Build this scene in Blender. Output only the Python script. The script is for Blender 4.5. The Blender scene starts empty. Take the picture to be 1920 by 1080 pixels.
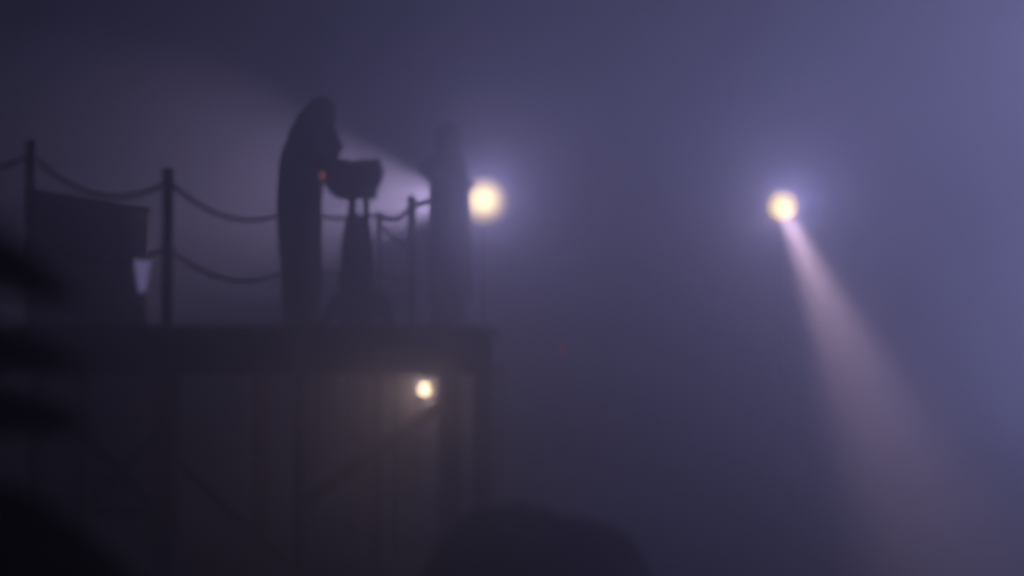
import bpy, bmesh, math, random
from mathutils import Vector, Matrix, noise
random.seed(7)
R = math.radians
S = bpy.context.scene
C = S.collection

# ------------------------------------------------------------------ camera
F_PX, CAM_Z, PITCH = 2637.0, 1.6, R(2.17)
cam = bpy.data.cameras.new('camera_main')
cam.sensor_width = 36.0
cam.lens = 36.0 * F_PX / 1920.0
cam.clip_start, cam.clip_end = 0.05, 600.0
cam.dof.use_dof = True
cam.dof.focus_distance = 150.0
cam.dof.aperture_fstop = 0.82
cam.dof.aperture_blades = 0
cam_o = bpy.data.objects.new('camera_main', cam)
C.objects.link(cam_o)
cam_o.location = (0, 0, CAM_Z)
cam_o.rotation_euler = (math.pi / 2 + PITCH, 0, 0)
S.camera = cam_o

def at(px, py, d):
    """world point seen at pixel (px, py) of the 1920x1080 photograph, d metres away along y"""
    u, v = (px - 960) / F_PX, (540 - py) / F_PX
    dr = Vector((u, math.cos(PITCH) - v * math.sin(PITCH), math.sin(PITCH) + v * math.cos(PITCH)))
    return dr * (d / dr.y) + Vector((0, 0, CAM_Z))

# ------------------------------------------------------------------ sky, moon, exposure
SUN_EL, SUN_AZ = R(4), R(36)          # azimuth clockwise from +Y (to the right of the view)
W = bpy.data.worlds.new('World')
S.world = W
W.use_nodes = True
nt = W.node_tree
nt.nodes.clear()
wo = nt.nodes.new('ShaderNodeOutputWorld')
bg = nt.nodes.new('ShaderNodeBackground')
sky = nt.nodes.new('ShaderNodeTexSky')
sky.sky_type = 'NISHITA'
sky.sun_disc = False
sky.sun_elevation = R(-3.5)
sky.sun_rotation = SUN_AZ
sky.air_density, sky.dust_density, sky.ozone_density = 1.0, 1.0, 3.0
nt.links.new(sky.outputs[0], bg.inputs[0])
bg.inputs[1].default_value = 0.11
nt.links.new(bg.outputs[0], wo.inputs[0])

moon = bpy.data.lights.new('moon', 'SUN')
moon.energy = 3.2
moon.angle = R(10)
moon.color = (0.62, 0.56, 1.0)
moon_o = bpy.data.objects.new('moon', moon)
C.objects.link(moon_o)
dirv = Vector((math.sin(SUN_AZ) * math.cos(SUN_EL), math.cos(SUN_AZ) * math.cos(SUN_EL), math.sin(SUN_EL)))
moon_o.rotation_euler = dirv.to_track_quat('Z', 'Y').to_euler()
moon_o.location = (8, 10, 20)

S.view_settings.view_transform = 'Standard'
S.view_settings.look = 'None'
S.view_settings.exposure = 0.0
S.view_settings.gamma = 1.0
S.view_settings.use_curve_mapping = False
S.render.engine = 'CYCLES'
cy = S.cycles
cy.use_denoising = True
cy.max_bounces = 6
cy.diffuse_bounces = 2
cy.glossy_bounces = 2
cy.transmission_bounces = 4
cy.volume_bounces = 1
cy.sample_clamp_indirect = 4.0
cy.use_adaptive_sampling = False

# ------------------------------------------------------------------ haze
HAZE_DENSITY = 0.185
HAZE_G = 0.82
HAZE_COL = (0.81, 0.86, 1.0)
def haze():
    bm = bmesh.new()
    bmesh.ops.create_cube(bm, size=1.0)
    bmesh.ops.scale(bm, vec=(79, 120, 5.8), verts=bm.verts)
    bmesh.ops.translate(bm, vec=(-25.5, 50, 1.9), verts=bm.verts)
    me = bpy.data.meshes.new('haze'); bm.to_mesh(me); bm.free()
    m = bpy.data.materials.new('haze')
    m.use_nodes = True
    n = m.node_tree
    n.nodes.clear()
    out = n.nodes.new('ShaderNodeOutputMaterial')
    pv = n.nodes.new('ShaderNodeVolumePrincipled')
    pv.inputs['Color'].default_value = (*HAZE_COL, 1)
    pv.inputs['Density'].default_value = HAZE_DENSITY
    pv.inputs['Anisotropy'].default_value = HAZE_G
    n.links.new(pv.outputs[0], out.inputs['Volume'])
    me.materials.append(m)
    o = bpy.data.objects.new('haze', me)
    C.objects.link(o)
    o['kind'] = 'stuff'
    o['label'] = 'blue violet night mist filling the whole place'
haze()

# ------------------------------------------------------------------ materials
def mat(name, col, rough=0.8, scale=6.0, var=0.35, bump=0.3, stretch=(1, 1, 1), metallic=0.0, col2=None):
    m = bpy.data.materials.new(name)
    m.use_nodes = True
    n = m.node_tree
    b = n.nodes['Principled BSDF']
    b.inputs['Roughness'].default_value = rough
    b.inputs['Metallic'].default_value = metallic
    tc = n.nodes.new('ShaderNodeTexCoord')
    mp = n.nodes.new('ShaderNodeMapping')
    mp.inputs['Scale'].default_value = stretch
    tx = n.nodes.new('ShaderNodeTexNoise')
    tx.inputs['Scale'].default_value = scale
    tx.inputs['Detail'].default_value = 8
    cr = n.nodes.new('ShaderNodeValToRGB')
    c2 = col2 or tuple(c * (1 - var) for c in col)
    cr.color_ramp.elements[0].color = (*c2, 1)
    cr.color_ramp.elements[0].position = 0.3
    cr.color_ramp.elements[1].color = (*[min(1, c * (1 + var * 0.6)) for c in col], 1)
    cr.color_ramp.elements[1].position = 0.72
    bp = n.nodes.new('ShaderNodeBump')
    bp.inputs['Strength'].default_value = bump
    bp.inputs['Distance'].default_value = 0.01
    L = n.links.new
    L(tc.outputs['Object'], mp.inputs[0]); L(mp.outputs[0], tx.inputs['Vector'])
    L(tx.outputs['Fac'], cr.inputs[0]); L(cr.outputs[0], b.inputs['Base Color'])
    L(tx.outputs['Fac'], bp.inputs['Height']); L(bp.outputs[0], b.inputs['Normal'])
    return m

def glow(name, col, strength):
    m = bpy.data.materials.new(name)
    m.use_nodes = True
    n = m.node_tree
    n.nodes.clear()
    out = n.nodes.new('ShaderNodeOutputMaterial')
    e = n.nodes.new('ShaderNodeEmission')
    e.inputs[0].default_value = (*col, 1)
    e.inputs[1].default_value = strength
    n.links.new(e.outputs[0], out.inputs[0])
    return m

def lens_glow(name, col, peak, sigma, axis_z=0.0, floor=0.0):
    """a frosted lamp lens: soft edge of the halo painted into its emission, fading from middle to rim"""
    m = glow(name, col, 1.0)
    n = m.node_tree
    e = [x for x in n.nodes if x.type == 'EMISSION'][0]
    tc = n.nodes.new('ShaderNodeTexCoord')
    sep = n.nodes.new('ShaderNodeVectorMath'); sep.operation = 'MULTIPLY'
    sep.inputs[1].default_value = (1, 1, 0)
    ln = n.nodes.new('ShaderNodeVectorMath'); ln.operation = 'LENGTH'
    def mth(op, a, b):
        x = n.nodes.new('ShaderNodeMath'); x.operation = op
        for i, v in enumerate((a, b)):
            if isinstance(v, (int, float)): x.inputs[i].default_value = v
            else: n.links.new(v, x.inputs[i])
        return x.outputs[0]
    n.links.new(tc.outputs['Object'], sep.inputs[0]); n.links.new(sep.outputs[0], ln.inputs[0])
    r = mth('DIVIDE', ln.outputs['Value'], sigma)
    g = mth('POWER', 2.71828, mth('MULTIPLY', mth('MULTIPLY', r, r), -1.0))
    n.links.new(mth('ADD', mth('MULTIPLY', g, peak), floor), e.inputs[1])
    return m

M = {
    'earth': mat('damp earth', (0.026, 0.023, 0.02), 1.0, 1.4, 0.4, 0.6),
    'peat': mat('dark peat bank', (0.016, 0.015, 0.013), 1.0, 2.0, 0.4, 0.7),
    'wood': mat('weathered timber', (0.17, 0.12, 0.085), 0.8, 5, 0.45, 0.4, (1, 1, 0.15)),
    'board': mat('old deck board', (0.15, 0.115, 0.085), 0.8, 5, 0.45, 0.4, (0.15, 1, 1)),
    'darkwood': mat('dark tarred timber', (0.07, 0.055, 0.045), 0.8, 6, 0.4, 0.4),
    'rope': mat('hemp rope', (0.13, 0.10, 0.07), 0.9, 40, 0.4, 0.6),
    'iron': mat('dark iron', (0.045, 0.045, 0.05), 0.55, 20, 0.3, 0.15, metallic=0.6),
    'black': mat('black crackle paint', (0.02, 0.02, 0.022), 0.55, 60, 0.3, 0.2),
    'coat': mat('dark wool coat', (0.035, 0.035, 0.042), 0.95, 60, 0.3, 0.4),
    'trousers': mat('dark trouser cloth', (0.03, 0.03, 0.036), 0.95, 50, 0.3, 0.3),
    'shoe': mat('black leather', (0.02, 0.018, 0.016), 0.5, 30, 0.3, 0.2),
    'hair': mat('dark hair', (0.02, 0.015, 0.012), 0.7, 70, 0.4, 0.5, (1, 1, 0.2)),
    'skin': mat('skin', (0.32, 0.19, 0.14), 0.6, 25, 0.12, 0.1),
    'leaf': mat('dark leaf', (0.02, 0.032, 0.012), 0.75, 14, 0.4, 0.2),
    'stem': mat('leaf stem', (0.04, 0.035, 0.02), 0.8, 20, 0.3, 0.3),
    'rock': mat('dark mossy rock', (0.07, 0.068, 0.06), 0.9, 4, 0.5, 0.8, col2=(0.028, 0.036, 0.02)),
    'knob': mat('pale worn float', (0.55, 0.5, 0.46), 0.7, 14, 0.25, 0.2),
    'roof': mat('dark roofing', (0.05, 0.05, 0.05), 0.85, 6, 0.4, 0.4),
    'glass': mat('dark lens glass', (0.01, 0.01, 0.014), 0.08, 6, 0.2, 0.0),
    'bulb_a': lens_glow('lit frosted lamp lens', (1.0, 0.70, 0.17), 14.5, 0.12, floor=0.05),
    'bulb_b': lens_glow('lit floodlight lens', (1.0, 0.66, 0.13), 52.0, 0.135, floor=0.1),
    'bulb_c': glow('lit work bulb', (1.0, 0.74, 0.40), 8.5),
    'glow_cone': glow('pale added glow', (0.56, 0.48, 1.0), 0.75),  # added emission in place of light falling on a pale surface
    'tally': glow('dim orange tally lens', (1.0, 0.22, 0.07), 0.95),
    'marker': glow('dim red marker lens', (1.0, 0.22, 0.14), 0.42),
}
# ------------------------------------------------------------------ helpers
def link(name, me, parent=None, loc=None):
    o = bpy.data.objects.new(name, me)
    C.objects.link(o)
    if parent: o.parent = parent
    if loc is not None: o.location = loc
    return o

def obj(name, bm, m, parent=None, smooth=False, loc=None):
    me = bpy.data.meshes.new(name)
    bmesh.ops.recalc_face_normals(bm, faces=bm.faces)
    bm.to_mesh(me); bm.free()
    me.materials.append(M[m] if isinstance(m, str) else m)
    if smooth:
        for p in me.polygons: p.use_smooth = True
    return link(name, me, parent, loc)

def tag(o, label, cat, group=None):
    o['label'] = label; o['category'] = cat
    if group: o['group'] = group
    return o

def thing(name, label, cat, loc, group=None, rz=0.0):
    o = link(name, None, None, loc)
    o.rotation_euler = (0, 0, rz)
    return tag(o, label, cat, group)

def box(bm, c, s, rot=None, bevel=0.0):
    r = bmesh.ops.create_cube(bm, size=1.0)
    vs = r['verts']
    mtx = Matrix.Translation(Vector(c)) @ (rot.to_4x4() if rot else Matrix.Identity(4)) @ Matrix.Diagonal((*s, 1))
    bmesh.ops.transform(bm, matrix=mtx, verts=vs)
    if bevel > 0:
        es = list({e for v in vs for e in v.link_edges})
        bmesh.ops.bevel(bm, geom=es, offset=bevel, segments=1, affect='EDGES')

def tube(bm, pts, rad, n=8, cap=True):
    pts = [Vector(p) for p in pts]
    rads = rad if isinstance(rad, (list, tuple)) else [rad] * len(pts)
    rings = []
    up = Vector((0, 0, 1))
    for i, p in enumerate(pts):
        t = (pts[min(i + 1, len(pts) - 1)] - pts[max(i - 1, 0)]).normalized()
        a = up if abs(t.dot(up)) < 0.95 else Vector((1, 0, 0))
        x = t.cross(a).normalized(); y = t.cross(x).normalized()
        rings.append([bm.verts.new(p + (x * math.cos(2 * math.pi * k / n) + y * math.sin(2 * math.pi * k / n)) * rads[i]) for k in range(n)])
    for a, b in zip(rings, rings[1:]):
        for k in range(n):
            bm.faces.new((a[k], a[(k + 1) % n], b[(k + 1) % n], b[k]))
    if cap:
        bm.faces.new(rings[0]); bm.faces.new(rings[-1])

def lathe(bm, prof, n=24, center=(0, 0, 0), sx=1.0, sy=1.0):
    cx, cy_, cz = center
    rings = [[bm.verts.new((cx + r * sx * math.cos(2 * math.pi * k / n), cy_ + r * sy * math.sin(2 * math.pi * k / n), cz + z)) for k in range(n)] for r, z in prof]
    for a, b in zip(rings, rings[1:]):
        for k in range(n):
            bm.faces.new((a[k], a[(k + 1) % n], b[(k + 1) % n], b[k]))
    bm.faces.new(rings[0]); bm.faces.new(rings[-1])

def bar(bm, a, b, w, h, bevel=0.006):
    a, b = Vector(a), Vector(b)
    d = b - a
    q = d.to_track_quat('X', 'Z').to_matrix()
    box(bm, (a + b) / 2, (d.length, w, h), q, bevel)

def blob(bm, c, r, sub=2):
    """an ellipsoid of radii r"""
    res = bmesh.ops.create_icosphere(bm, subdivisions=sub, radius=1.0)
    rr = r if isinstance(r, (tuple, list)) else (r, r, r)
    bmesh.ops.transform(bm, matrix=Matrix.Translation(Vector(c)) @ Matrix.Diagonal((*rr, 1)), verts=res['verts'])

def chain(bm, pts, rads, squash=(1, 1, 1)):
    """overlapping balls along a jointed line: raw material for one fused body"""
    pts = [Vector(p) for p in pts]
    for i in range(len(pts) - 1):
        a, b, ra, rb = pts[i], pts[i + 1], rads[i], rads[i + 1]
        n = max(2, int((b - a).length / (0.4 * min(ra, rb))) + 1)
        for k in range(n + 1):
            t = k / n
            r = ra + (rb - ra) * t
            blob(bm, a.lerp(b, t), (r * squash[0], r * squash[1], r * squash[2]), 1 if r < 0.02 else 2)

def fuse(name, bm, m, parent, voxel=0.012, it=3):
    """voxel-fuse the overlapping solids into one continuous smooth surface"""
    me = bpy.data.meshes.new(name + '_raw')
    bm.to_mesh(me); bm.free()
    tmp = link('fuse_raw', me)
    md = tmp.modifiers.new('r', 'REMESH'); md.mode = 'VOXEL'; md.voxel_size = voxel
    sm = tmp.modifiers.new('s', 'SMOOTH'); sm.iterations = it; sm.factor = 0.5
    dg = bpy.context.evaluated_depsgraph_get()
    out = bpy.data.meshes.new_from_object(tmp.evaluated_get(dg))
    bpy.data.objects.remove(tmp)
    out.name = name
    out.materials.clear(); out.materials.append(M[m])
    for p in out.polygons: p.use_smooth = True
    return link(name, out, parent)

# ------------------------------------------------------------------ ground and bank
def ground():
    bm = bmesh.new()
    nx, ny = 90, 100
    g = []
    for j in range(ny + 1):
        row = []
        for i in range(nx + 1):
            x = -62 + 75 * i / nx
            y = -7 + 114 * (j / ny) ** 1.5
            z = 0.10 * noise.noise(Vector((x * 0.3, y * 0.3, 0))) + 0.03 * noise.noise(Vector((x * 1.3, y * 1.3, 3)))
            row.append(bm.verts.new((x, y, z)))
        g.append(row)
    for j in range(ny):
        for i in range(nx):
            bm.faces.new((g[j][i], g[j][i + 1], g[j + 1][i + 1], g[j + 1][i]))
    o = obj('ground', bm, 'earth', smooth=True)
    o['kind'] = 'structure'; o['label'] = 'dark bare ground under the mist'
ground()

def bank():
    """a dark earth bank behind the platform on the left"""
    bm = bmesh.new()
    nx, ny = 60, 14
    g = []
    for j in range(ny + 1):
        row = []
        for i in range(nx + 1):
            x = -15 + 13.0 * i / nx
            y = 17.5 + 8 * (j / ny)
            prof = max(0.0, math.sin(math.pi * (j / ny) ** 0.6)) ** 0.55
            side = min(1, (1 - i / nx) * 3.0) ** 1.2
            h = 2.72 * prof * side * (1 + 0.07 * noise.noise(Vector((x * 0.8, y * 0.6, 5)))) - 0.15
            row.append(bm.verts.new((x, y, h)))
        g.append(row)
    for j in range(ny):
        for i in range(nx):
            bm.faces.new((g[j][i], g[j][i + 1], g[j + 1][i + 1], g[j + 1][i]))
    o = obj('hill', bm, 'peat', smooth=True)
    o['kind'] = 'structure'; o['label'] = 'low dark earth bank behind the railing'
bank()

# ------------------------------------------------------------------ the raised platform
DECK = CAM_Z + 0.09          # top of the boards
NEAR, FAR = 8.05, 13.6
def left_edge(y):  return -3.5 + (y - 8.0) * 0.47
def right_edge(y): return -0.12 + (y - 8.0) * 0.006
def platform():
    t = thing('platform', 'raised timber platform with braced posts under its deck', 'platform', (-1.6, 8.0, 0))
    inv = Vector((1.6, -8.0, 0))
    # boards
    y = NEAR
    while y < FAR:
        a, b = left_edge(y + 0.07), right_edge(y + 0.07)
        a += random.uniform(-.02, .02); b += random.uniform(-.02, .02)
        bm = bmesh.new()
        box(bm, ((a + b) / 2 + 1.6, y + 0.07 - 8.0, DECK - 0.02 + random.uniform(-.004, .002)), (b - a, 0.14, 0.04), None, 0.006)
        obj('deck_board', bm, 'board', t)
        y += 0.15
    # beams under the boards: front, back, two sides, two between
    zb = DECK - 0.042
    def beam(p, q, h=0.2, w=0.1):
        bm = bmesh.new()
        bar(bm, Vector(p) + inv, Vector(q) + inv, w, h)
        obj('beam', bm, 'darkwood', t)
    beam((left_edge(8.12), 8.12, zb - 0.12), (right_edge(8.12), 8.12, zb - 0.12), 0.24)
    for yy in (10.0, 11.8, 13.45):
        beam((left_edge(yy) + .1, yy, zb - 0.12), (right_edge(yy) - .1, yy, zb - 0.12), 0.22)
    # front row of posts (pixel column, width in metres) and the rows behind
    def post(x, y, w, m='wood'):
        bm = bmesh.new()
        z1 = zb - 0.245
        box(bm, (x + 1.6, y - 8.0, z1 / 2 - 0.1), (w, w, z1 + 0.2), Matrix.Rotation(random.uniform(-.05, .05), 3, 'Z'), 0.008)
        obj('post', bm, m, t)
    for px, w, y, m in ((68, 0.055, 8.2, 'darkwood'), (155, 0.06, 8.2, 'wood'), (318, 0.11, 8.2, 'darkwood'), (563, 0.06, 8.2, 'darkwood'),
                        (707, 0.055, 8.6, 'darkwood'), (741, 0.035, 8.8, 'darkwood'), (842, 0.125, 8.2, 'darkwood'), (902, 0.10, 8.3, 'darkwood')):
        post(at(px, 640, y).x, y, w, m)
    for yy, fr in ((10.0, (0.02, 0.32, 0.62, 0.97)), (11.8, (0.03, 0.5, 0.97)), (13.4, (0.04, 0.5, 0.96))):
        for f in fr:
            a, b = left_edge(yy), right_edge(yy)
            post(a + (b - a) * f, yy, 0.12)
    # diagonal braces and rails
    def brace(p, q, w, d, m='darkwood', dq=None):
        bm = bmesh.new()
        bar(bm, at(*p, d) + inv, at(*q, dq or d) + inv, 0.04, w)
        obj('brace', bm, m, t)
    brace((112, 768), (335, 1002), 0.055, 8.06)
    brace((318, 790), (150, 962), 0.055, 8.32)
    brace((150, 962), (330, 962), 0.07, 8.28)
    brace((318, 852), (560, 1075), 0.045, 8.34)
    brace((560, 950), (862, 735), 0.075, 8.36)
    brace((68, 852), (112, 775), 0.035, 8.3)
    # boarded back wall under the deck, one plank at a time
    yb = 12.3
    x = left_edge(yb) + 0.02
    k = 0
    while x < right_edge(yb) - 0.1:
        w = random.uniform(0.12, 0.17)
        if k not in (5,):
            bm = bmesh.new()
            z1 = zb - 0.25
            box(bm, (x + w / 2 + 1.6, yb + random.uniform(-.012, .012) - 8.0, z1 / 2), (w - 0.012, 0.025, z1), Matrix.Rotation(random.uniform(-.012, .012), 3, 'Y'), 0.004)
            obj('plank', bm, 'wood', t)
        x += w; k += 1
platform()

# ------------------------------------------------------------------ post and rope railing
def railing():
    t = thing('rope_railing', 'post and drooping rope railing round the platform edge', 'railing', (-2.4, 9.8, DECK))
    base = Vector((2.4, -9.8, -DECK))
    spec = [(57, 262, 9.2, 0.026, 'thin'), (315, 315, 9.8, 0.040, 'thick'), (545, 345, 11.3, 0.036, 'mid'), (711, 402, 12.0, 0.020, 'thin'),
            (772, 368, 11.5, 0.034, 'thick'), (868, 335, 11.85, 0.034, 'mid')]
    tops = []
    for px, py, d, r, kind in spec:
        p = at(px, py, d)
        tops.append((p, r))
        bm = bmesh.new()
        h = p.z - DECK
        lathe(bm, [(r * 1.05, -0.0), (r, 0.05), (r * 0.96, h - 0.07), (r * 1.12, h - 0.06), (r * 1.15, h - 0.02), (r * 0.75, h), (r * 0.2, h + 0.006)], 12,
              (p.x + base.x, p.y + base.y, 0))
        obj('post', bm, 'darkwood', t, True)
    def rope(a, b, sag, r=0.0145):
        a, b = Vector(a) + base, Vector(b) + base
        pts = []
        n = 22
        for i in range(n + 1):
            s = i / n
            p = a.lerp(b, s)
            p.z -= sag * 4 * s * (1 - s)
            pts.append(p)
        bm = bmesh.new()
        tube(bm, pts, r, 7)
        # strands wound round the rope
        for ph in range(3):
            st = []
            L = (b - a).length
            m = int(L / 0.022)
            for i in range(m + 1):
                s = i / m
                q = a.lerp(b, s); q.z -= sag * 4 * s * (1 - s)
                an = i * 1.05 + ph * 2.09
                st.append(q + Vector((0, math.cos(an), math.sin(an))) * r * 0.72)
            tube(bm, st, r * 0.5, 4)
        obj('rope', bm, 'rope', t, True)
    P = [p for p, _ in tops]
    dn = lambda p, z: p + Vector((0, 0, -z))
    # upper ropes
    rope(at(-230, 255, 8.2), at(57, 290, 9.2), 0.16)
    rope(at(57, 288, 9.2), at(315, 340, 9.8), 0.19)
    rope(at(315, 340, 9.8), at(545, 392, 11.3), 0.17)
    rope(at(545, 392, 11.3), at(711, 402, 12.0), 0.05)
    rope(at(711, 402, 12.0), at(772, 387, 11.5), 0.07, 0.019)
    rope(at(772, 387, 11.5), at(868, 338, 11.85), 0.03, 0.021)
    # lower ropes
    rope(at(57, 440, 9.2), at(315, 465, 9.8), 0.14)
    rope(at(315, 465, 9.8), at(545, 500, 11.3), 0.17)
    rope(at(545, 505, 11.3), at(711, 510, 12.0), 0.02)
    rope(at(711, 418, 12.0), at(772, 468, 11.5), 0.03)
    rope(at(711, 510, 12.0), at(772, 520, 11.5), 0.03)
railing()

# ------------------------------------------------------------------ people
def hand(bm, wrist, fwd, side, down, s=1.0, curl=0.5):
    """a palm, four unequal bent fingers and a thumb leaving the side of the palm"""
    wrist, fwd, side, down = map(Vector, (wrist, fwd, side, down))
    fwd.normalize(); side.normalize(); down.normalize()
    palm = wrist + fwd * 0.05 * s
    for i in range(4):
        o = (i - 1.5) * 0.021 * s
        base = wrist + fwd * 0.085 * s + side * o
        chain(bm, [wrist + side * o * 0.7, base], [0.017 * s, 0.014 * s])
        L = (0.066, 0.076, 0.07, 0.055)[i] * s
        a, p = 0.25 * curl, base
        pts = [p]
        for seg, k in ((0.45, 1), (0.32, 2), (0.23, 3)):
            a += curl * 0.75
            p = p + (fwd * math.cos(a) + down * math.sin(a)) * L * seg * 1.1
            pts.append(p)
        chain(bm, pts, [0.0105 * s, 0.0098 * s, 0.0088 * s, 0.0075 * s])
    b = wrist + fwd * 0.025 * s - side * 0.032 * s
    p1 = b - side * 0.03 * s + fwd * 0.03 * s + down * 0.012 * s
    p2 = p1 + fwd * 0.034 * s - side * 0.004 * s + down * 0.014 * s
    chain(bm, [wrist, b, p1, p2], [0.017 * s, 0.015 * s, 0.0115 * s, 0.009 * s])

def head(bm, c, f, tilt=0.0):
    """head facing +x before tilt; c = centre of the skull"""
    tmp = bmesh.new()
    blob(tmp, (-0.008, 0, 0.03), (0.098, 0.076, 0.095), 3)
    blob(tmp, (0.025, 0, -0.035), (0.066, 0.06, 0.082), 3)
    blob(tmp, (0.052, 0, -0.088), (0.03, 0.028, 0.026), 2)     # chin
    blob(tmp, (0.074, 0, 0.022), (0.022, 0.045, 0.012), 2)     # brow
    chain(tmp, [(0.084, 0, 0.006), (0.105, 0, -0.03)], [0.009, 0.014])   # nose
    blob(tmp, (0.085, 0, -0.056), (0.013, 0.024, 0.008), 2)    # upper lip
    blob(tmp, (0.082, 0, -0.067), (0.013, 0.021, 0.008), 2)    # lower lip
    for s in (-1, 1):
        blob(tmp, (0.074, s * 0.031, -0.002), (0.013, 0.015, 0.011), 2)
        blob(tmp, (-0.008, s * 0.077, -0.012), (0.02, 0.01, 0.032), 2)
    mt = Matrix.Translation(Vector(c)) @ Matrix.Rotation(f, 4, 'Z') @ Matrix.Rotation(tilt, 4, 'Y')
    bmesh.ops.transform(tmp, matrix=mt, verts=tmp.verts)
    me = bpy.data.meshes.new('tmp_head'); tmp.to_mesh(me); tmp.free()
    bm.from_mesh(me); bpy.data.meshes.remove(me)
    return mt

def coat_loft(bm, rings, n=28):
    """rings: (centre x, centre y, z, half depth x, half width y)"""
    rr = []
    for i, (cx, cy_, z, a, b) in enumerate(rings):
        r = []
        for k in range(n):
            th = 2 * math.pi * k / n
            w = 1 + ((0.075 * math.sin(5 * th + i * 0.45) + 0.04 * math.sin(8 * th - i * 0.9 + 1)) * min(1, max(0, (len(rings) - 1 - i) / len(rings))))
            r.append(bm.verts.new((cx + a * w * math.cos(th), cy_ + b * w * math.sin(th), z + (0.022 * math.sin(3 * th + 0.6) if i == 0 else 0))))
        rr.append(r)
    for a, b in zip(rr, rr[1:]):
        for k in range(n):
            bm.faces.new((a[k], a[(k + 1) % n], b[(k + 1) % n], b[k]))
    bm.faces.new(list(reversed(rr[0]))); bm.faces.new(rr[-1])

def person_by_camera():
    base = at(566, 0, 10.6); base.z = DECK
    t = thing('person', 'person in a long hooded dark coat, hunched with folded arms behind the film camera', 'person', base, rz=R(8))
    hip, chest, neck, hc = Vector((-0.0, 0, 0.92)), Vector((0.03, 0, 1.30)), Vector((0.10, 0, 1.50)), Vector((0.165, 0, 1.635))
    sh = {1: Vector((0.05, 0.17, 1.41)), -1: Vector((0.07, -0.17, 1.41))}
    el = {1: Vector((0.22, 0.22, 1.31)), -1: Vector((0.25, -0.20, 1.36))}
    wr = {1: Vector((0.16, 0.06, 1.24)), -1: Vector((0.26, -0.09, 1.23))}
    kn = {1: Vector((0.03, 0.10, 0.48)), -1: Vector((0.06, -0.10, 0.48))}
    an = {1: Vector((-0.06, 0.11, 0.09)), -1: Vector((0.02, -0.11, 0.09))}
    wr[-1] = Vector((0.16, 0.0, 1.29))
    # body: one continuous surface
    bm = bmesh.new()
    chain(bm, [hip, hip.lerp(chest, .5), chest, neck], [0.125, 0.115, 0.125, 0.055], (1, 1.2, 1))
    chain(bm, [neck, hc + Vector((-0.02, 0, -0.05))], [0.055, 0.052])
    head(bm, hc, 0.0, R(16))
    for s in (-1, 1):
        chain(bm, [chest + Vector((0, 0, 0.06)), sh[s], el[s], wr[s]], [0.07, 0.058, 0.042, 0.028])
        chain(bm, [hip + Vector((0, s * 0.07, 0)), hip + Vector((0.0, s * 0.09, -0.06)), kn[s], an[s]], [0.1, 0.088, 0.058, 0.04])
        chain(bm, [an[s] + Vector((-0.03, 0, -0.04)), an[s] + Vector((0.15, 0, -0.058))], [0.04, 0.03])
    hand(bm, wr[-1], (0.7, 0.1, 0.1), (0, 1, 0), (0.3, 0, -1), 1.0, 0.6)
    hand(bm, wr[1], (0.6, -0.6, -0.2), (0.5, 0.8, 0), (0, 0, -1), 1.0, 0.5)
    fuse('body', bm, 'skin', t, 0.0075)
    # coat with sleeves and turned-up collar
    bm = bmesh.new()
    coat_loft(bm, [(0.0, 0, 0.10, 0.125, 0.20), (0.005, 0, 0.33, 0.150, 0.215), (-0.005, 0, 0.55, 0.160, 0.22), (-0.015, 0, 0.80, 0.172, 0.215), (-0.015, 0, 0.98, 0.172, 0.21),
                   (-0.005, 0, 1.12, 0.172, 0.205), (0.005, 0, 1.26, 0.170, 0.215), (0.02, 0, 1.37, 0.160, 0.215), (0.05, 0, 1.45, 0.125, 0.175), (0.085, 0, 1.515, 0.085, 0.095)])
    for s in (-1, 1):
        chain(bm, [chest + Vector((0, 0, 0.07)), sh[s], el[s], wr[s].lerp(el[s], .12)], [0.10, 0.088, 0.07, 0.05])
    chain(bm, [(0.10, 0.06, 1.52), (0.055, 0.0, 1.55), (0.10, -0.06, 1.52)], [0.03, 0.035, 0.03])
    chain(bm, [(0.0, 0, 1.45), (0.035, 0, 1.53), (0.10, 0, 1.615), (0.135, 0, 1.655)], [0.115, 0.105, 0.108, 0.105])   # hood
    chain(bm, [(0.22, 0.03, 1.42), (0.19, 0.0, 1.30), (0.09, 0, 1.20)], [0.06, 0.075, 0.06])       # the gathered front
    chain(bm, [(0.16, 0, 1.53), (0.22, 0, 1.46)], [0.075, 0.07])
    fuse('coat', bm, 'coat', t, 0.012)
    bm = bmesh.new()
    for s in (-1, 1):
        chain(bm, [hip + Vector((0.0, s * 0.085, -0.1)), kn[s], an[s] + Vector((0, 0, 0.0))], [0.10, 0.078, 0.062])
    fuse('trousers', bm, 'trousers', t, 0.012)
    bm = bmesh.new()
    for s in (-1, 1):
        chain(bm, [an[s] + Vector((-0.035, 0, -0.042)), an[s] + Vector((0.16, 0, -0.056))], [0.047, 0.034])
    fuse('shoes', bm, 'shoe', t, 0.008)
person_by_camera()

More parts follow.
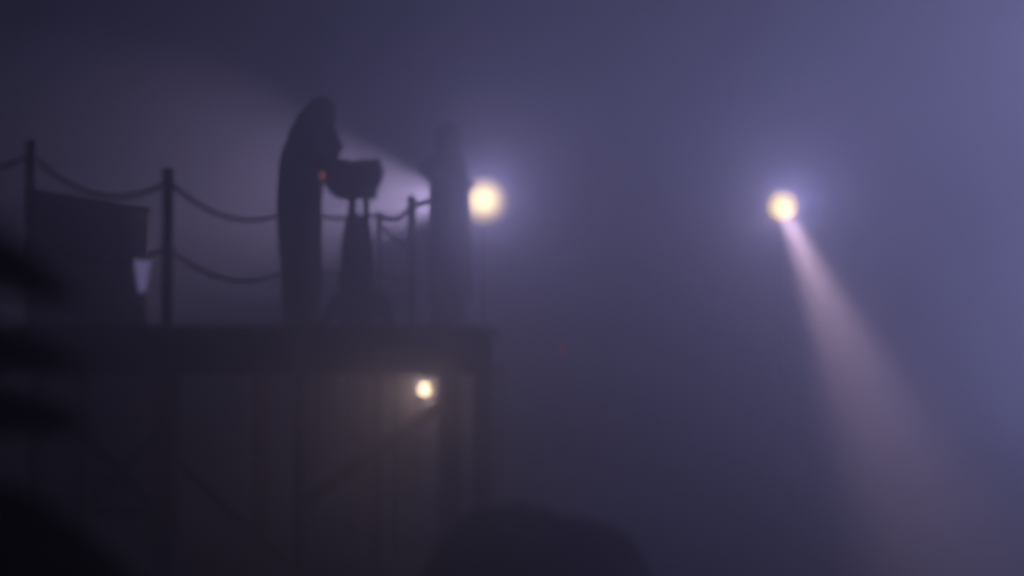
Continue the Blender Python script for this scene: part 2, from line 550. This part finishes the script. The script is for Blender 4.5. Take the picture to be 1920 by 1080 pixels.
def person_by_lamp():
    base = at(843, 0, 11.2); base.z = DECK
    t = thing('person', 'stooping person in a long dark coat close beside the lit round lamp', 'person', base, rz=R(-12))
    hip, chest, neck, hc = Vector((-0.02, 0, 0.86)), Vector((-0.0, 0, 1.22)), Vector((0.0, 0, 1.41)), Vector((0.01, 0, 1.525))
    sh = {1: Vector((0.02, 0.18, 1.33)), -1: Vector((0.0, -0.17, 1.35))}
    el = {1: Vector((0.04, 0.24, 1.10)), -1: Vector((-0.13, -0.24, 1.27))}
    wr = {1: Vector((0.13, 0.04, 1.17)), -1: Vector((0.06, -0.20, 1.12))}
    kn = {1: Vector((0.03, 0.10, 0.46)), -1: Vector((0.0, -0.10, 0.46))}
    an = {1: Vector((0.0, 0.11, 0.09)), -1: Vector((-0.05, -0.11, 0.09))}
    bm = bmesh.new()
    chain(bm, [hip, hip.lerp(chest, .5), chest, neck], [0.12, 0.11, 0.12, 0.052], (1, 1.2, 1))
    chain(bm, [neck, hc + Vector((-0.02, 0, -0.05))], [0.052, 0.05])
    head(bm, hc, 0.1, R(20))
    for s in (-1, 1):
        chain(bm, [chest + Vector((0, 0, 0.05)), sh[s], el[s], wr[s]], [0.07, 0.055, 0.04, 0.027])
        chain(bm, [hip + Vector((0, s * 0.07, 0)), hip + Vector((0.0, s * 0.09, -0.06)), kn[s], an[s]], [0.098, 0.086, 0.056, 0.039])
        chain(bm, [an[s] + Vector((-0.03, 0, -0.04)), an[s] + Vector((0.15, 0, -0.058))], [0.04, 0.03])
    hand(bm, wr[1], (0.5, -0.9, 0.1), (0.9, 0.5, 0), (0, 0, -1), 1.0, 0.7)
    hand(bm, wr[-1], (0.9, 0.3, -0.1), (-0.3, 1, 0), (0, 0, -1), 1.0, 0.7)
    fuse('body', bm, 'skin', t, 0.0075)
    bm = bmesh.new()
    coat_loft(bm, [(-0.0, 0, 0.22, 0.175, 0.22), (-0.0, 0, 0.5, 0.17, 0.215), (-0.0, 0, 0.80, 0.162, 0.20), (-0.0, 0, 1.0, 0.155, 0.19), (-0.0, 0, 1.13, 0.15, 0.20),
                   (-0.005, 0, 1.24, 0.15, 0.205), (-0.0, 0, 1.33, 0.135, 0.20), (-0.0, 0, 1.40, 0.10, 0.15), (0.0, 0, 1.445, 0.07, 0.085)])
    for s in (-1, 1):
        chain(bm, [chest + Vector((0, 0, 0.06)), sh[s], el[s], wr[s].lerp(el[s], .1)], [0.09, 0.078, 0.062, 0.044])
    fuse('coat', bm, 'coat', t, 0.012)
    bm = bmesh.new()
    for s in (-1, 1):
        chain(bm, [hip + Vector((0.0, s * 0.085, -0.02)), hip + Vector((0.0, s * 0.085, -0.12)), kn[s], an[s]], [0.115, 0.108, 0.085, 0.068])
    fuse('trousers', bm, 'trousers', t, 0.012)
    bm = bmesh.new()
    for s in (-1, 1):
        chain(bm, [an[s] + Vector((-0.035, 0, -0.042)), an[s] + Vector((0.16, 0, -0.056))], [0.047, 0.034])
    fuse('shoes', bm, 'shoe', t, 0.008)
    bm = bmesh.new()
    blob(bm, (hc.x - 0.02, 0, hc.z + 0.04), (0.102, 0.09, 0.094), 3)
    blob(bm, (hc.x - 0.06, 0, hc.z - 0.03), (0.07, 0.082, 0.10), 3)
    for k in range(30):
        a = random.uniform(0, 6.28); e = random.uniform(0.1, 1.4)
        d = Vector((math.cos(a) * math.cos(e), math.sin(a) * math.cos(e), math.sin(e)))
        blob(bm, Vector((hc.x - 0.02 + d.x * .095, d.y * .085, hc.z + 0.04 + d.z * .088)), (0.026, 0.02, 0.018), 1)
    fuse('hair', bm, 'hair', t, 0.008, 1)
person_by_lamp()

# ------------------------------------------------------------------ the film camera on its pedestal
def film_camera():
    d = 10.45
    base = at(672, 0, d); base.z = DECK
    t = thing('film_camera', 'bulky dark film camera on a forked pedestal in front of the hunched person', 'camera', base)
    k = d / F_PX
    X = lambda px: (px - 672) * k
    Z = lambda py: at(672, py, d).z - DECK
    # body: lathe-free extruded silhouette with rounded sides
    def prism(outline, w, name, m, bevel=0.012):
        bm = bmesh.new()
        f = [bm.verts.new((X(x), -w / 2, Z(y))) for x, y in outline]
        b = [bm.verts.new((X(x), w / 2, Z(y))) for x, y in outline]
        bm.faces.new(f); bm.faces.new(list(reversed(b)))
        n = len(f)
        for i in range(n):
            bm.faces.new((f[i], b[i], b[(i + 1) % n], f[(i + 1) % n]))
        bmesh.ops.recalc_face_normals(bm, faces=bm.faces)
        bmesh.ops.bevel(bm, geom=list(bm.edges), offset=bevel, segments=2, affect='EDGES')
        return obj(name, bm, m, t)
    prism([(613, 309), (618, 305), (640, 301), (656, 302), (662, 306), (672, 306), (678, 301), (708, 301), (708, 352), (704, 371), (640, 372), (622, 364), (613, 350)], 0.22, 'camera_body', 'black', 0.006)
    # two film chambers on top, with a dip between
    for cx, cy_, r in ((641, 328, 15), (684, 326, 17)):
        bm = bmesh.new()
        lathe(bm, [(r * k * .9, -0.135), (r * k, -0.125), (r * k, 0.125), (r * k * .9, 0.135)], 24)
        bmesh.ops.transform(bm, matrix=Matrix.Translation((X(cx), 0, Z(cy_))) @ Matrix.Rotation(math.pi / 2, 4, 'X'), verts=bm.verts)
        mg = obj('film_magazine', bm, 'black', t, False)
    # matte box and lens at the right
    prism([(702, 299), (715, 301), (716, 340), (708, 350), (702, 350)], 0.20, 'matte_box', 'black', 0.006)
    bm = bmesh.new()
    lathe(bm, [(0.036, 0), (0.04, 0.02), (0.034, 0.05), (0.03, 0.05)], 20)
    bmesh.ops.transform(bm, matrix=Matrix.Translation((X(709), 0, Z(324))) @ Matrix.Rotation(math.pi / 2, 4, 'Y'), verts=bm.verts)
    obj('lens', bm, 'glass', t, True)
    bm = bmesh.new()
    tube(bm, [(X(624), -0.06, Z(338)), (X(615), -0.06, Z(336)), (X(612), -0.06, Z(334))], [0.02, 0.018, 0.024], 14)
    ep = obj('eyepiece', bm, 'black', t, True)
    bm = bmesh.new()
    blob(bm, (X(607.5), -0.085, Z(332)), (0.019, 0.014, 0.026), 2)
    tl = obj('tally_lamp', bm, 'tally', t, True)
    tl['label'] = 'dim orange lamp at the rear of the camera'
    # fork
    for x0, x1, w in ((662, 662, 0.058), (688, 688, 0.044)):
        bm = bmesh.new()
        bar(bm, (X(x0), 0, Z(362)), (X(x1), 0, Z(418)), 0.06, w, 0.006)
        obj('yoke_arm', bm, 'iron', t)
    bm = bmesh.new()
    k2 = [(33, 628), (33, 560), (31, 500), (29, 455), (25, 430), (21, 412), (20, 404)]
    lathe(bm, [(r * k, Z(y)) for r, y in k2], 20, (X(671), 0, 0), 1, 0.9)
    obj('pedestal', bm, 'iron', t, True)
    # spreading base with three feet
    for i, a in enumerate((R(182), R(-20), R(80))):
        bm = bmesh.new()
        L = 0.26
        e = Vector((X(674) + math.cos(a) * L, math.sin(a) * L, 0.045))
        tube(bm, [(X(672), 0, 0.30), Vector((X(672), 0, 0)).lerp(e, .55) + Vector((0, 0, 0.15)), e], [0.06, 0.055, 0.045], 10)
        lathe(bm, [(0.05, -e.z), (0.05, -e.z + 0.03), (0.03, -e.z + 0.06)], 12, tuple(e))
        obj('foot', bm, 'iron', t, True)
    bm = bmesh.new()      # skirted gear case round the foot of the column
    lathe(bm, [(0.235, 0.10), (0.24, 0.16), (0.215, 0.235), (0.15, 0.275), (0.12, 0.29)], 20, (X(678), 0, 0), 1, 0.8)
    obj('gear_case', bm, 'iron', t, True)
film_camera()

# ------------------------------------------------------------------ lamps
def point(name, parent, loc, energy, col, radius=0.06):
    l = bpy.data.lights.new(name, 'POINT')
    l.energy = energy; l.color = col; l.shadow_soft_size = radius
    o = link(name, l, parent, loc)
    return o
def spot(name, parent, loc, aim, energy, col, size, blend, radius=0.06):
    l = bpy.data.lights.new(name, 'SPOT')
    l.energy = energy; l.color = col; l.spot_size = size; l.spot_blend = blend; l.shadow_soft_size = radius
    o = link(name, l, parent, loc)
    o.rotation_euler = (-Vector(aim)).to_track_quat('Z', 'Y').to_euler()
    return o

LA = at(907, 376, 12.2)
def round_lamp():
    t = thing('round_lamp', 'lit round frosted lamp on a stand beside the stooping person', 'lamp', (LA.x, LA.y, DECK))
    h = LA.z - DECK
    def facing(name, prof, m, n=28):
        bm = bmesh.new()
        lathe(bm, prof, n)
        o = obj(name, bm, m, t, True, (0, 0, h))
        o.rotation_euler = (math.pi / 2, 0, 0)          # local z looks back towards the viewer
        return o
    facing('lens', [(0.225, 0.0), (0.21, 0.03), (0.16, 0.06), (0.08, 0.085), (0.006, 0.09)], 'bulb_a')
    facing('housing', [(0.04, -0.2), (0.10, -0.17), (0.19, -0.08), (0.237, -0.004), (0.228, -0.004), (0.18, -0.06)], 'iron')
    bm = bmesh.new()
    lathe(bm, [(0.018, 0.1), (0.014, h - 0.26), (0.03, h - 0.25), (0.03, h - 0.22)], 12)
    obj('pole', bm, 'iron', t, True)
    bm = bmesh.new()
    lathe(bm, [(0.13, 0.002), (0.13, 0.015), (0.05, 0.03), (0.018, 0.11)], 18)
    obj('base', bm, 'iron', t, True)
    # added plate, hidden from view, that cuts the lower left of the beam
    ax = Vector((-1, 0.65, 0.03)).normalized()
    sd = Vector((0.65, 1, 0)).normalized()
    bm = bmesh.new()
    cblock = Vector((-0.12, 0.16, h)) + Vector((-1, 0.65, 0)).normalized() * 0.2
    q = Matrix((sd, Vector((ax.x, ax.y, 0)).normalized(), Vector((0, 0, 1)))).transposed()
    box(bm, cblock + Vector((0, 0, -0.16)), (0.40, 0.008, 0.24), q, 0.002)
    bar(bm, cblock + Vector((0, 0, -0.22)), Vector((-0.02, 0.1, h - 0.2)), 0.02, 0.012)
    obj('beam_blocker', bm, 'iron', t)
    point('halo_light', t, (0.0, -0.36, h), 40, (0.50, 0.44, 1.0), 0.22)
    ax = Vector((-1, 0.65, 0.03)).normalized()
    spot('beam_light', t, Vector((0, 0, h)) + Vector((-0.12, 0.16, 0)), ax, 35000, (0.90, 0.68, 1.0), R(58), 0.42, 0.05)
round_lamp()

LB = at(1467, 386, 18.0)
def floodlight():
    t = thing('floodlight', 'lit floodlight on a tall thin pole throwing a slanting beam down into the mist', 'lamp', (LB.x, LB.y + 0.25, 0))
    h = LB.z
    ax = (at(1850, 1243, 7.0) - LB).normalized()
    q = ax.to_track_quat('Z', 'Y').to_matrix().to_4x4()
    c = Vector((0, -0.25, h))
    bm = bmesh.new()
    lathe(bm, [(0.012, -0.1), (0.009, h + 0.22), (0.008, h + 0.24)], 12)
    obj('pole', bm, 'iron', t, True)
    bm = bmesh.new()
    tube(bm, [(0, 0, h + 0.2), (0, -0.15, h + 0.22), c + Vector((0, 0.05, 0.10))], 0.015, 8)
    obj('bracket', bm, 'iron', t, True)
    bm = bmesh.new()
    lathe(bm, [(0.03, -0.24), (0.07, -0.2), (0.16, -0.08), (0.232, -0.006), (0.225, -0.006), (0.15, -0.08)], 24)
    bmesh.ops.transform(bm, matrix=Matrix.Translation(c) @ q, verts=bm.verts)
    obj('reflector', bm, 'iron', t, True)
    bm = bmesh.new()
    lathe(bm, [(0.222, -0.004), (0.205, 0.04), (0.15, 0.085), (0.07, 0.11), (0.006, 0.116)], 24)
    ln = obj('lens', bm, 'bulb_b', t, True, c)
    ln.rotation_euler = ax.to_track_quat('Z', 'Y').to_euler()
    point('halo_light', t, c + Vector((0, -0.5, 0)), 145, (0.48, 0.44, 1.0), 0.3)
    spot('beam_light', t, c + ax * 0.22, ax, 7600, (1.0, 0.63, 0.70), R(7.0), 0.95, 0.11)
floodlight()

LC = at(796, 730, 9.3)
def work_bulb():
    t = thing('work_lamp', 'bare lit bulb under the platform deck between two posts', 'lamp', LC)
    bm = bmesh.new()
    lathe(bm, [(0.004, -0.044), (0.026, -0.036), (0.042, -0.014), (0.043, 0.008), (0.03, 0.034), (0.017, 0.05)], 20)
    obj('bulb', bm, 'bulb_c', t, True)
    bm = bmesh.new()
    lathe(bm, [(0.02, 0.046), (0.022, 0.06), (0.02, 0.10), (0.008, 0.11)], 14)
    obj('socket', bm, 'black', t, True)
    bm = bmesh.new()
    tube(bm, [(0, 0, 0.105), (0.01, 0.01, 0.14), (0.03, 0.06, DECK - LC.z - 0.05)], 0.006, 6)
    obj('cord', bm, 'black', t, True)
    point('bulb_light', t, (0, -0.07, 0), 6.5, (1.0, 0.66, 0.55), 0.04)
work_bulb()

def marker():
    p = at(1055, 655, 16.0)
    t = thing('marker_lamp', 'faint small red marker lamp on a stake right of the platform', 'lamp', (p.x, p.y, 0))
    bm = bmesh.new(); lathe(bm, [(0.006, -0.1), (0.006, p.z - 0.06)], 8); obj('stake', bm, 'iron', t)
    bm = bmesh.new(); lathe(bm, [(0.05, p.z - 0.065), (0.055, p.z - 0.06), (0.055, p.z + 0.055), (0.04, p.z + 0.075)], 16); obj('lens', bm, 'marker', t, True)
marker()

# ------------------------------------------------------------------ small things on and round the platform
def glow_shape():  # pale tapered shape of unknown use, its brightness added as glow
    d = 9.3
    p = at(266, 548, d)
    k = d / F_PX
    t = thing('glow_shape', 'pale tapered shape with an added glow, hanging by the lower rope left of the thick post', 'glow_shape', p)
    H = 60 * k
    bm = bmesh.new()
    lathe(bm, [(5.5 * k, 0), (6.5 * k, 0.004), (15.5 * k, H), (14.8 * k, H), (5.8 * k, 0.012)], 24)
    obj('glow_cone', bm, 'glow_cone', t, True)
    bm = bmesh.new()
    lathe(bm, [(15.8 * k, H + 0.001), (15.8 * k, H + 0.01), (6 * k, H + 0.03), (2 * k, H + 0.034)], 20)
    obj('cap', bm, 'iron', t, True)
    bm = bmesh.new()
    tube(bm, [(0, 0, H + 0.03), (0, 0.0, H + 0.13), (0.0, 0.02, H + 0.17)], 0.005, 6)
    obj('hook', bm, 'iron', t, True)
glow_shape()

def float_knob():
    p = at(559, 741, 8.1)
    t = thing('net_float', 'small pale round float tied to a thin post under the deck', 'float', p)
    bm = bmesh.new(); blob(bm, (0, 0, 0), (0.021, 0.021, 0.025), 3); obj('ball', bm, 'knob', t, True)
    bm = bmesh.new()
    q = [at(562, 748, 8.1), at(566, 795, 8.12), at(596, 830, 8.1), at(628, 872, 8.1), at(640, 930, 8.1)]
    tube(bm, [v - p for v in q], 0.005, 6)
    obj('line', bm, 'knob', t, True)
float_knob()

def shed():
    d = 12.42
    a, b = at(60, 356, d), at(272, 388, d)
    t = thing('shed', 'dark board shed with a sloping roof behind the left railing', 'shed', (a.x, d, 0), None, R(14.5))
    Wd, H0, H1 = b.x - a.x, a.z, b.z
    n = 9
    for i in range(n):
        w = Wd / n
        x = w * (i + .5)
        h = H0 + (H1 - H0) * (i + .5) / n - 0.10
        bm = bmesh.new(); box(bm, (x, random.uniform(-.006, .006), h / 2), (w - 0.012, 0.03, h), None, 0.004)
        obj('wall_board', bm, 'darkwood', t)
    bm = bmesh.new()
    box(bm, (Wd - 0.025, 0.43, H1 / 2 - 0.09), (0.03, 0.82, H1 - 0.18)); box(bm, (0.025, 0.43, H0 / 2 - 0.09), (0.03, 0.82, H0 - 0.18)); box(bm, (Wd / 2, 0.86, H1 / 2 - 0.09), (Wd, 0.03, H1 - 0.18))
    obj('wall', bm, 'darkwood', t)
    bm = bmesh.new()
    f = [bm.verts.new((0.03 + dx * (Wd - 0.06), 0.035 + dy, z)) for dy in (0, 0.02) for dx, z in ((0, 0), (1, 0), (1, H1 - 0.06), (0, H0 - 0.06))]
    for q in ((0, 1, 2, 3), (7, 6, 5, 4), (0, 4, 5, 1), (1, 5, 6, 2), (2, 6, 7, 3), (3, 7, 4, 0)): bm.faces.new([f[i] for i in q])
    obj('lining', bm, 'darkwood', t)
    bm = bmesh.new()
    bar(bm, (-0.06, 0.4, H0 - 0.02), (Wd + 0.02, 0.4, H1 - 0.025), 1.1, 0.05, 0.005)
    obj('roof', bm, 'roof', t)
shed()

def boulder():
    d = 6.2
    k = d / F_PX
    c = at(1000, 940, d)
    bm = bmesh.new()
    bmesh.ops.create_icosphere(bm, subdivisions=5, radius=1.0)
    top = c.z
    for v in bm.verts:
        co = v.co.copy()
        f = 1 + 0.16 * noise.noise(co * 1.3 + Vector((4, 2, 0))) + 0.06 * noise.noise(co * 4 + Vector((1, 7, 3))) + 0.02 * noise.noise(co * 11)
        e = 2.7
        l = (abs(co.x) ** e + abs(co.y) ** e + abs(co.z) ** e) ** (1 / e)
        co = co / l * f
        v.co = (co.x * 0.585 * (1 - 0.22 * max(0, co.z)), co.y * 0.5, co.z * (top + 0.12) * 0.5)
    zmax = max(v.co.z for v in bm.verts)
    cx = at(1000, 940, d).x
    o = obj('boulder', bm, 'rock', None, True, (cx, d, top - zmax))
    tag(o, 'dark rounded boulder rising at the bottom in front of the platform', 'boulder')
boulder()

def shrub():
    """a broad-leaved plant right beside the camera, far out of focus"""
    d = 2.4
    root = Vector((at(-330, 640, d).x, d, 0))
    t = thing('leafy_shrub', 'black leafy shrub at the left edge close to the viewer', 'shrub', root)
    top = at(-230, 380, d) - root
    bm = bmesh.new()
    tube(bm, [(0, 0, -0.05), (0.015, 0.01, 0.5), (-0.01, 0, 1.0), top * 0.8, top], [0.018, 0.016, 0.013, 0.01, 0.006], 8)
    obj('stem', bm, 'stem', t, True)
    def leaf(a, b, w, bend=0.12, roll=0.0):
        a, b = Vector(a) - root, Vector(b) - root
        L = (b - a).length
        ax = (b - a).normalized()
        nrm = Vector((0, -1, 0.25)).normalized()
        nrm = (Matrix.Rotation(roll, 3, ax) @ nrm)
        sd = ax.cross(nrm).normalized(); nrm = sd.cross(ax).normalized()
        bm = bmesh.new()
        n = 9
        for face in (0.0,):
            rows = []
            for i in range(n + 1):
                s = i / n
                ww = w * (math.sin(math.pi * min(1, s ** 0.75 * 0.985 + 0.015)) ** 0.75) * 0.5
                mid = a + ax * L * s + nrm * bend * L * (s - s * s) - Vector((0, 0, 1)) * 0.12 * L * s * s
                rows.append([bm.verts.new(mid + sd * ww * k - nrm * abs(k) * -ww * 0.25 + nrm * 0.004 * math.sin(s * 14 + k)) for k in (-1, -0.5, 0, 0.5, 1)])
            for r0, r1 in zip(rows, rows[1:]):
                for k in range(4):
                    bm.faces.new((r0[k], r0[k + 1], r1[k + 1], r1[k]))
        bmesh.ops.solidify(bm, geom=list(bm.faces), thickness=0.0012)
        obj('leaf', bm, 'leaf', t, True)
        bm = bmesh.new()
    P = lambda x, y, dd=d: at(x, y, dd)
    # the three drooping tips that show, then fuller foliage below and out of frame
    leaf(P(-260, 405), P(150, 515), 0.120, 0.1)
    leaf(P(-260, 440, 2.45), P(95, 500, 2.45), 0.10, 0.1, 0.2)
    leaf(P(-260, 622), P(175, 637), 0.078, 0.04)
    leaf(P(-260, 630, 2.46), P(120, 650, 2.46), 0.06, 0.04, 0.2)
    leaf(P(-260, 755), P(175, 748), 0.108, 0.05)
    leaf(P(-260, 750, 2.46), P(120, 770, 2.46), 0.09, 0.05, -0.2)
    leaf(P(-200, 960), P(290, 1075), 0.19, 0.1)
    leaf(P(-230, 950, 2.3), P(170, 1010, 2.3), 0.14, 0.1, 0.3)
    leaf(P(-150, 1030, 2.45), P(245, 1130, 2.45), 0.19, 0.1)
    leaf(P(-230, 1020, 2.5), P(100, 1050, 2.5), 0.18, 0.1)
    for i in range(14):
        y0 = random.uniform(380, 1300)
        dd = random.uniform(2.2, 2.7)
        leaf(P(-280, y0), P(-280 - random.uniform(120, 320), y0 + random.uniform(0, 160), dd), random.uniform(0.08, 0.13), 0.12, random.uniform(-.6, .6))

shrub()
